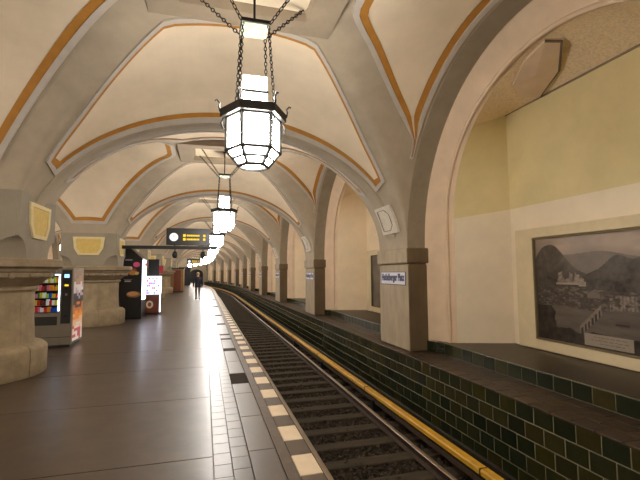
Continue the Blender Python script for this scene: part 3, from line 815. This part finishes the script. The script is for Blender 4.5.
def landscape(X, Y):
    fb = lambda f, s_, k=.6: .5*noise2(X, Y*k, f, s_)+.3*noise2(X, Y*k, f*2.1, s_+1)+.2*noise2(X, Y*k, f*4.3, s_+2)
    sky = .30+.16*(fb(6, 1, 1.5)-.5)-.10*np.clip((.92-Y)*2, 0, 1)
    img = np.stack([sky, sky*.80, sky*.64], -1)
    def lay(mask, v, tint=(1, .84, .70), a=1.0):
        v = np.broadcast_to(v, mask.shape)
        for c in range(3): img[..., c] = np.where(mask, v*tint[c]*a+img[..., c]*(1-a), img[..., c])
    G_ = lambda c, w: np.exp(-((X-c)/w)**2)
    lay(Y < .80+.05*G_(.30, .16)+.02*np.sin(X*17)+.10*G_(.98, .2), .17+.07*(fb(16, 4)-.5))
    hill = .66+.24*G_(.115, .115)+.03*np.sin(X*11)+.06*G_(.03, .05)
    lay(Y < hill, .085+.10*(fb(26, 7)-.45)+.05*np.clip(Y-.7, 0, 1))
    hill2 = .60+.17*G_(.50, .12)+.20*G_(.72, .14)+.012*np.sin(X*40)
    lay(Y < hill2, .075+.10*(fb(26, 10)-.45))
    lay(Y < .60+.02*np.sin(X*23), .06+.12*(fb(30, 30)-.45))
    # castle ruin on the slope
    tz = .575+.045*(noise2(X*2.6, X*0, 30, 3))+.055*(np.abs(X-.175) < .012)+.065*(np.abs(X-.245) < .010)+.05*(np.abs(X-.285) < .014)
    lay((X > .155) & (X < .325) & (Y > .555) & (Y < tz), .22+.16*(noise2(X, Y, 75, 5)-.5))
    lay((X > .145) & (X < .30) & (Y > .545) & (Y < .562), .30); lay((X > .29) & (X < .335) & (Y > .53) & (Y < .575), .26+.1*(noise2(X, Y, 60, 6)-.5))
    # town of many roofs
    tn = noise2(X, Y*1.7, 52, 12); fine = noise2(X, Y, 92, 13)
    zone = (Y < .515+.02*np.sin(X*9)) & (Y > .30)
    lay(zone, .045+.20*np.clip(tn-.5, 0, 1)*(.4+fine)+.05*fine)
    lay(zone & (Y < .46) & (X > .46) & (noise2(X, Y*1.3, 34, 15) > .38), .15+.14*(fine-.5)+.05*(np.sin(X*330) > 0))
    lay((np.abs(X-.485) < .006) & (Y > .42) & (Y < .56), .07)
    lay((np.abs(X-.375) < .035) & (Y > .43) & (Y < .50-.9*(np.abs(X-.375))), .16)
    # river, boats and bridge
    lay((Y < .335+.012*np.sin(X*13)) & (Y > .10), .115+.07*(fb(9, 20, 3)-.5)+.05*np.clip(.4-X, 0, 1))
    lay((np.abs(X-.52) < .035) & (np.abs(Y-.225) < .010), .04)
    bt = .15+1.55*(X-.29)
    lay((X > .285) & (X < .415) & (Y < bt+.035) & (Y > bt-.055), .20+.08*(fine-.5)); lay((X > .29) & (X < .41) & (Y < bt+.0) & (Y > bt-.06) & (np.sin(X*300) > -.1), .045)
    lay(Y < .10+.05*noise2(X, Y*0, 22, 23)+.20*G_(.0, .10), .035+.07*(fb(34, 24)-.4)); lay((Y < .34) & (X < .10+.04*noise2(X*0, Y, 18, 33)), .03+.07*(fb(34, 26)-.4))
    return np.clip(1.55*np.power(img, 1.2), .006, 1)
FW, FH = 3.86, 2.14; PW_, PH_ = 3.02, 1.80
def picture(k, lab, fn, nx, ny):
    r = tag(empty('wall_picture', BM(bc(k)) @ T((XB, 0, ZN))), lab, 'picture')
    zc = FH/2+.01; zi = zc-.0; b = B()
    fr = lambda w, h, x: [(x, -w/2, zc-h/2), (x, w/2, zc-h/2), (x, w/2, zc+h/2), (x, -w/2, zc+h/2)]
    b.loft([fr(FW, FH, 0), fr(FW, FH, -.10), fr(FW-.03, FH-.03, -.11), fr(PW_, PH_, -.11), fr(PW_-.02, PH_-.02, -.06)], 0, True)
    obj('surround', b, 'frame_plaster', r)
    b = B(); b.loft([fr(PW_-.02, PH_-.02, -.10), fr(PW_-.02, PH_-.02, -.115), fr(PW_-.08, PH_-.08, -.115), fr(PW_-.08, PH_-.08, -.06)], 0, True); obj('inner_frame', b, 'frame_edge', r)
    link('print', paint(PW_-.06, PH_-.06, nx, ny, fn, 'print', 'print'), r, T((-.07, 0, zc)))
    return r, zc
r, zc = picture(0, 'framed old landscape print with mountains, castle, town and bridge', landscape, 300, 170)
b = B().box(-.078, -.07, -.21, .56, zc-.84, zc-.66); pl = obj('caption_plate', b, 'caption_grey', r)
b = B()
for i, (a, e) in enumerate(((-.12, .40), (-.14, .46), (-.08, .32))): 
    yy = a
    while yy < e: w = random.uniform(.03, .08); b.box(-.081, -.078, yy, min(e, yy+w), zc-.705-.045*i, zc-.697-.045*i); yy += w+.02
obj('caption_lines', b, 'tablet_line', pl)
picture(1, 'dark framed picture in the second niche, half hidden by the pier', lambda X, Y: np.stack([.05+.09*noise2(X, Y, 9, 41)*(1+Y)]*3, -1)*np.array([1, .86, .7]), 60, 40)

# faceted hatch high in the soffit of the nearest niche
def soff(f, t):
    v0 = 2.6*math.sqrt(1-((4.40-2.7)/2.42)**2); v = -v0+2*v0*t
    p = Vector((4.74, v*.962, 2.7+2.42*math.sqrt(max(0, 1-(v/2.6)**2)))); q = Vector((XB, -VB+2*VB*t, 4.83)); m_ = .5*(p+q)+Vector((0, 0, .12*math.sin(math.pi*t)))
    return p.lerp(m_, 2*f) if f < .5 else m_.lerp(q, 2*f-1)
hp = [soff(*q) for q in ((.02, .525), (.24, .505), (.69, .63), (.93, .78), (.62, .83), (.30, .79), (.08, .66))]
dn = Vector((-.12, 0, -1)).normalized()
b = B(); lo = [p+dn*.06 for p in hp]; cen = sum(lo, Vector())/len(lo)+dn*.03
b.loft([hp, lo], 0, True); b.add([cen]+lo, [(0, i+1, (i+1) % len(lo)+1) for i in range(len(lo))])
ha = obj('hatch_panel', b, 'pink_plaster', wall, M=T((0, BC0, 0)))
b = B().tube([p+dn*.045 for p in hp[0:4]], .022, 5); obj('hatch_gap', b, 'tablet_line', ha)

# ================================================================== VENDING MACHINE
def colorquads(rects, name, material, axis='y'):
    """flat print: coloured rectangles (a0,a1,z0,z1,depth,colour)"""
    me = bpy.data.meshes.new(name); V = []; F = []; C = []
    for a0, a1, z0, z1, d, c in rects:
        o = len(V)
        q = [(a0, z0), (a1, z0), (a1, z1), (a0, z1)]
        V += [(a, d, z) if axis == 'y' else (d, a, z) for a, z in q]; F.append((o, o+1, o+2, o+3)); C += [(*lin(c), 1)]*4
    me.from_pydata(V, [], F); at = me.color_attributes.new('print', 'FLOAT_COLOR', 'POINT'); at.data.foreach_set('color', np.array(C).ravel()); me.materials.append(MAT[material]); me.update(); return me
v = tag(empty('vending_machine', T((-3.44, 11.0, 0))), 'grey snack vending machine with lit window between the stone columns', 'vending machine')
x0, x1, yd, zt = -.48, .44, .88, 1.85
b = B(); b.box(x0, x1, .30, yd, .06, zt, bev=.012); b.box(x0, x0+.05, 0, .3, .06, zt); b.box(.18, x1, .0, .3, .06, zt, bev=.01); b.box(x0, .18, 0, .3, .06, .80); b.box(x0, .18, 0, .3, 1.72, zt)
obj('body', b, 'vend_grey', v)
b = B().box(x0+.03, x1-.03, .04, yd-.04, 0, .06); obj('plinth', b, 'vend_dark', v)
b = B().box(x0+.05, .18, .285, .30, .80, 1.72); obj('cabinet_back', b, 'vend_dark', v)
for z in (.98, 1.15, 1.32, 1.50, 1.64): obj('shelf', B().box(x0+.05, .175, .03, .285, z-.012, z), 'vend_trim', v)
PCOL = [(230, 200, 60), (210, 60, 40), (240, 240, 235), (60, 140, 70), (40, 80, 170), (240, 150, 40), (120, 60, 40), (230, 120, 150), (200, 220, 80)]
def packs():
    b = B(); C = []
    for z in (.82, .98, 1.15, 1.32, 1.50):
        x = x0+.07
        while x < .10:
            w = random.uniform(.045, .075); h = random.uniform(.09, .135); b.box(x, x+w*.88, .04, .12, z+.002, z+h); C += [(*lin(random.choice(PCOL)), 1)]*8; x += w
    me = b.mesh('snack_packets', 'packets'); a = me.color_attributes.new('print', 'FLOAT_COLOR', 'POINT'); a.data.foreach_set('color', np.array(C).ravel()); return me
tag(link('snack_packets', packs(), v), kind='stuff')
obj('light_tube', B().tube([(.145, .05, .84), (.145, .05, 1.70)], .016, 6), 'tube_light', v)
obj('light_tube', B().tube([(x0+.07, .06, 1.69), (.12, .06, 1.69)], .012, 6), 'tube_light', v)
obj('window_glass', B().box(x0+.05, .18, .012, .018, .80, 1.72), 'vend_glass', v)
cp = obj('control_panel', B().box(.21, .41, -.006, .0, .55, 1.80), 'vend_dark', v)
for nm, q, mm in (('display', (.26, .36, 1.62, 1.70), 'lcd_blue'), ('card_reader', (.25, .37, 1.50, 1.60), 'black'), ('keypad', (.27, .35, 1.42, 1.46), 'led_yellow'), ('coin_slot', (.28, .34, 1.33, 1.39), 'black'), ('lock', (.29, .33, 1.2, 1.25), 'vend_trim'), ('coin_return', (.27, .36, .70, .76), 'black')):
    obj(nm, B().box(q[0], q[1], -.016, -.006, q[2], q[3]), mm, cp)
fl = obj('delivery_flap', B().box(x0+.08, .14, -.008, 0, .52, .72, bev=.003), 'vend_dark', v)
obj('kick_line', B().box(x0, x1, -.004, 0, .235, .245), 'black', v)
ADC = [(120, 96, 70), (150, 110, 80), (200, 190, 186), (170, 150, 160), (40, 34, 40), (60, 44, 44), (200, 110, 30), (226, 140, 40), (230, 180, 140), (236, 210, 190), (200, 80, 90), (240, 225, 215)]
R_ = []
for i in range(24):
    for j in range(6):
        z = 1.80-i*.07; c = ADC[min(11, int(i/2+random.uniform(-.7, .7))) % 12]; R_.append((.08+j*.13, .21+j*.13, z-.07, z, x1+.004, c))
link('side_advert', colorquads(R_, 'side_advert', 'advert', 'x'), v)

# ================================================================== SNACK KIOSK behind the second column
kz = tag(empty('snack_kiosk', T((-2.7, 16.95, 0))), 'tall black snack kiosk with slanted top and food pictures beside the column', 'kiosk')
b = B(); poly = [(-.42, .0), (.40, .0), (.40, 2.28), (-.10, 2.74), (-.42, 2.74)]
b.add([(x, 0, z) for x, z in poly]+[(x, 1.25, z) for x, z in poly], [(0, 1, 2, 3, 4), (9, 8, 7, 6, 5)]+[(i, i+5, (i+1) % 5+5, (i+1) % 5) for i in range(5)])
obj('body', b, 'kiosk_black', kz)
def disc(cx, cz, rx, rz, c, d=-.006): return cx, cz, rx, rz, c, d
def discs(L_, name, material, axis='y'):
    me = bpy.data.meshes.new(name); V = []; F = []; C = []
    for cx, cz, rx, rz, c, d in L_:
        o = len(V); V += [(cx+rx*math.cos(2*math.pi*i/14), d, cz+rz*math.sin(2*math.pi*i/14)) if axis == 'y' else (d, cx+rx*math.cos(2*math.pi*i/14), cz+rz*math.sin(2*math.pi*i/14)) for i in range(14)]; F.append(tuple(range(o, o+14))); C += [(*lin(c), 1)]*14
    me.from_pydata(V, [], F); at = me.color_attributes.new('print', 'FLOAT_COLOR', 'POINT'); at.data.foreach_set('color', np.array(C).ravel()); me.materials.append(MAT[material]); me.update(); return me
for q_ in ([disc(.12, .93, .25, .12, (120, 78, 44)), disc(.10, .95, .2, .08, (164, 116, 70), -.008)], [disc(.2, 2.05, .12, .1, (190, 70, 110))], [disc(.02, 1.80, .2, .14, (110, 60, 34)), disc(.08, 1.74, .14, .09, (150, 100, 44), -.008), disc(.22, 1.72, .07, .06, (180, 150, 70), -.01), disc(-.1, 1.86, .09, .08, (130, 50, 40), -.008)]):
    link('food_picture', discs(q_, 'food_picture', 'advert'), kz)
link('menu_lines', colorquads([(-.2, .02, 1.40, 1.45, -.006, (150, 140, 130)), (-.24, .06, 1.48, 1.50, -.006, (110, 104, 96)), (-.2, .05, 2.2, 2.25, -.006, (120, 112, 104))], 'menu_lines', 'advert'), kz)
obj('light_box', B().box(.40, .47, .05, .60, .72, 2.22), 'box_light', kz)
link('red_banner', colorquads([(.08, .56, 2.0, 2.12, .476, (190, 40, 40)), (.08, .4, 1.86, 1.92, .476, (200, 60, 50))], 'red_banner', 'advert_lit', 'x'), kz)
fz = tag(empty('freezer_cabinet', T((-2.12, 18.6, 0))), 'brightly lit ice cream freezer cabinet standing behind the black kiosk', 'freezer')
obj('body', B().box(-.38, .30, 0, .75, .08, .80, bev=.01), 'orange_brown', fz)
obj('foot', B().box(-.34, .26, .04, .7, 0, .08), 'black', fz)
obj('orange_rail', B().box(-.39, .31, -.012, .76, .78, .83), 'orange_brown', fz)
obj('lit_window', B().box(-.38, .30, .0, .75, .83, 1.60), 'window_light', fz)
R_ = []
for i in range(9):
    for j in range(7):
        if random.random() < .55: R_.append((-.36+i*.072, -.30+i*.072, .86+j*.1, .94+j*.1, -.004, random.choice([(200, 60, 70), (150, 60, 140), (110, 130, 220), (230, 180, 190), (250, 250, 255), (90, 110, 200)])))
link('ice_cream_pictures', colorquads(R_, 'ice_cream_pictures', 'advert_lit'), fz)
link('round_emblem', discs([disc(-.08, .42, .14, .16, (196, 170, 140)), disc(-.08, .42, .07, .09, (110, 60, 40), -.008)], 'round_emblem', 'advert'), fz)
obj('light_edge', B().box(.30, .34, .0, .05, .1, 1.58), 'box_light', fz)
pb = tag(empty('poster_stand', T((-2.15, 19.9, 0))), 'dark poster stand with red edge beyond the freezer cabinet', 'stand')
obj('panel', B().box(-.3, .16, 0, .08, .1, 2.35, bev=.01), 'kiosk_black', pb); obj('foot', B().box(-.35, .2, -.2, .28, 0, .1), 'black', pb)
obj('red_edge', B().box(.16, .34, 0, .08, 1.72, 2.05), 'red', pb)

# ================================================================== HANGING DISPLAY
def display(M, lab, lab2=None):
    g = tag(empty('departure_display', M @ T((-.60, 0, 2.74))), lab, 'display')
    obj('case', B().box(-.77, .77, -.09, .09, 0, .62, bev=.012), 'kiosk_black', g)
    ck = obj('clock', B().lathe([(.001, 0), (.15, 0), (.15, -.012), (.001, -.012)], 24).xf(T((-.51, -.10, .29)) @ Matrix.Rotation(-math.pi/2, 4, 'X')), 'clock_face', g)
    obj('clock_hand', B().box(-.518, -.502, -.118, -.114, .29, .40), 'black', ck); obj('clock_hand', B().box(-.52, -.44, -.118, -.114, .28, .295), 'black', ck)
    for z in (.31, .17):
        obj('route_mark', B().box(-.19, -.10, -.097, -.09, z, z+.09), 'led_yellow', g); obj('minutes', B().box(.52, .60, -.097, -.09, z, z+.085), 'led_yellow', g)
        lt_ = B(); xx = -.06
        while xx < .38: w = random.uniform(.025, .05); lt_.box(xx, xx+w, -.097, -.09, z+.012, z+.075); xx += w+.012
        tag(obj('destination_line', lt_, 'led_yellow', g), kind='stuff')
    obj('hanger', B().box(-.5, -.46, -.02, .02, -.08, .0), 'black', g); obj('hanger', B().box(.46, .5, -.02, .02, -.08, .0), 'black', g)
    return g
display(T((0, 15.95, 0)), 'black departure display with white clock and yellow lines')
g = tag(empty('support_beam', T((-2.92, 15.95, 2.62))), 'long dark horizontal beam carrying the departure display and two loudspeakers', 'beam')
obj('beam', B().box(0, 3.36, -.05, .05, -.03, .09), 'black', g); obj('wall_plate', B().box(-.02, .03, -.12, .12, -.12, .16), 'black', g)
for x, lb in ((-1.07, 'left'), (-.08, 'right')):
    g = tag(empty('loudspeaker', T((x, 15.95, 2.60))), f'small round black loudspeaker hanging under the {lb} part of the beam', 'loudspeaker', 'loudspeakers')
    obj('stem', B().tube([(0, 0, 0), (0, 0, -.10)], .018, 6), 'black', g); obj('shell', B().lathe([(.001, -.34), (.06, -.33), (.095, -.26), (.09, -.16), (.05, -.09), (.001, -.085)], 14), 'black', g, True)
display(BM(50) @ T((-.5, 0, .05)), 'distant small departure display glowing yellow far down the platform')

# ================================================================== FAR PLATFORM FURNITURE
w = tag(empty('wooden_kiosk', BM(39.7) @ T((-2.5, 0, 0))), 'distant light wooden kiosk cabin beside the columns', 'kiosk')
obj('cabin', B().box(-.5, .62, 0, 2.0, .1, 2.1, bev=.02), 'kiosk_wood', w); obj('plinth', B().box(-.46, .58, .04, 1.96, 0, .1), 'black', w); obj('roof', B().box(-.56, .68, -.06, 2.06, 2.1, 2.2), 'kiosk_black', w)
obj('door', B().box(-.2, .4, -.02, 0, .12, 2.0), 'orange_brown', w)
w = tag(empty('stair_enclosure', BM(62.3) @ T((-1.9, 0, 0))), 'black enclosure at the far end of the platform', 'enclosure')
obj('enclosure_body', B().box(-.9, .85, 0, 2.6, .0, 2.5, bev=.02), 'black', w); obj('coping', B().box(-.95, .9, -.05, 2.65, 2.5, 2.6), 'kiosk_black', w)

# ================================================================== PERSON walking away
def person(M, lab):
    r = tag(empty('person', M), lab, 'person')
    J = {'pel': (0, 0, .94, .145), 'wai': (0, .01, 1.10, .135), 'che': (0, .02, 1.30, .165), 'nk': (0, .02, 1.48, .065), 'hd0': (0, .03, 1.57, .075), 'hd1': (0, .035, 1.66, .088),
         'sl': (-.19, .01, 1.40, .075), 'el': (-.27, -.02, 1.12, .055), 'wl': (-.27, .08, .90, .042), 'hl': (-.265, .11, .80, .035),
         'sr': (.19, .01, 1.40, .075), 'er': (.27, -.05, 1.12, .055), 'wr': (.26, .02, .89, .042), 'hr': (.255, .04, .79, .035),
         'hpl': (-.095, 0, .88, .105), 'kl': (-.10, .10, .49, .068), 'al': (-.10, .02, .10, .046), 'tl': (-.105, .15, .045, .038),
         'hpr': (.095, 0, .88, .105), 'kr': (.10, .02, .48, .068), 'ar': (.10, -.20, .13, .046), 'tr': (.105, -.09, .04, .038)}
    E_ = [('pel', 'wai'), ('wai', 'che'), ('che', 'nk'), ('nk', 'hd0'), ('hd0', 'hd1'), ('che', 'sl'), ('sl', 'el'), ('el', 'wl'), ('wl', 'hl'), ('che', 'sr'), ('sr', 'er'), ('er', 'wr'), ('wr', 'hr'), ('pel', 'hpl'), ('hpl', 'kl'), ('kl', 'al'), ('al', 'tl'), ('pel', 'hpr'), ('hpr', 'kr'), ('kr', 'ar'), ('ar', 'tr')]
    nm = list(J); V = [J[n_][:3] for n_ in nm]; radii = [J[n_][3] for n_ in nm]
    # five fingers on each hand
    edges = [(nm.index(a), nm.index(c)) for a, c in E_]
    for h, sg in (('hl', -1), ('hr', 1)):
        hx, hy, hz = J[h][:3]; hi = nm.index(h)
        for f in range(5):
            dy = (-.03, -.01, .01, .028, .045)[f]; ln = (.07, .085, .09, .08, .05)[f]
            V += [(hx, hy+dy, hz-.03), (hx-sg*.012, hy+dy+.004, hz-.03-ln)]; radii += [.010, .008]
            edges += [(hi, len(V)-2), (len(V)-2, len(V)-1)]
    me = bpy.data.meshes.new('body_cage'); me.from_pydata(V, edges, []); o = bpy.data.objects.new('tmp', me); COL.objects.link(o)
    sk = o.modifiers.new('skin', 'SKIN'); sk.use_smooth_shade = True
    for i, d in enumerate(me.skin_vertices[0].data): d.radius = (radii[i], radii[i]*(.82 if 'pel' in nm[i:i+1] or nm[i:i+1] in (['che'], ['wai']) else 1)); d.use_root = (i == 0)
    ss = o.modifiers.new('sub', 'SUBSURF'); ss.levels = 2; ss.render_levels = 2
    dg = bpy.context.evaluated_depsgraph_get(); body = bpy.data.meshes.new_from_object(o.evaluated_get(dg)); bpy.data.objects.remove(o)
    body.name = 'body'; body.materials.clear()
    for q in ('jacket', 'trousers', 'shoes', 'skin'): body.materials.append(MAT[q])
    for p in body.polygons:
        c = p.center; p.use_smooth = True
        hand = abs(c.x) > .2 and c.z < .87
        p.material_index = 3 if (c.z > 1.5 or hand) else 0 if c.z > .86 else 2 if c.z < .11 else 1
    bo = link('body', body, r)
    b = B().ell((0, .022, 1.675), (.098, .112, .115), 12, 8); obj('hair', b, 'hair', r, True)
    b = B()
    b.ell((0, .128, 1.645), (.014, .02, .022), 6, 4)
    obj('nose', b, 'skin', r, True)
    b = B().ell((-.095, .03, 1.645), (.012, .022, .03), 6, 4).ell((.095, .03, 1.645), (.012, .022, .03), 6, 4); obj('ears', b, 'skin', r, True)
    b = B(); rings = []
    for z, rx, ry in ((.80, .205, .16), (.95, .20, .155), (1.12, .185, .145), (1.30, .215, .16), (1.42, .17, .13), (1.49, .085, .085)):
        rings.append([(rx*math.cos(2*math.pi*i/16), .015+ry*math.sin(2*math.pi*i/16), z) for i in range(16)])
    b.loft(rings, 0, True); obj('jacket', b, 'jacket', r, True)
    return r
person(T((-.42, 27.8, 0)) @ Matrix.Rotation(.05, 4, 'Z'), 'person in dark navy jacket and grey trousers walking away down the platform')
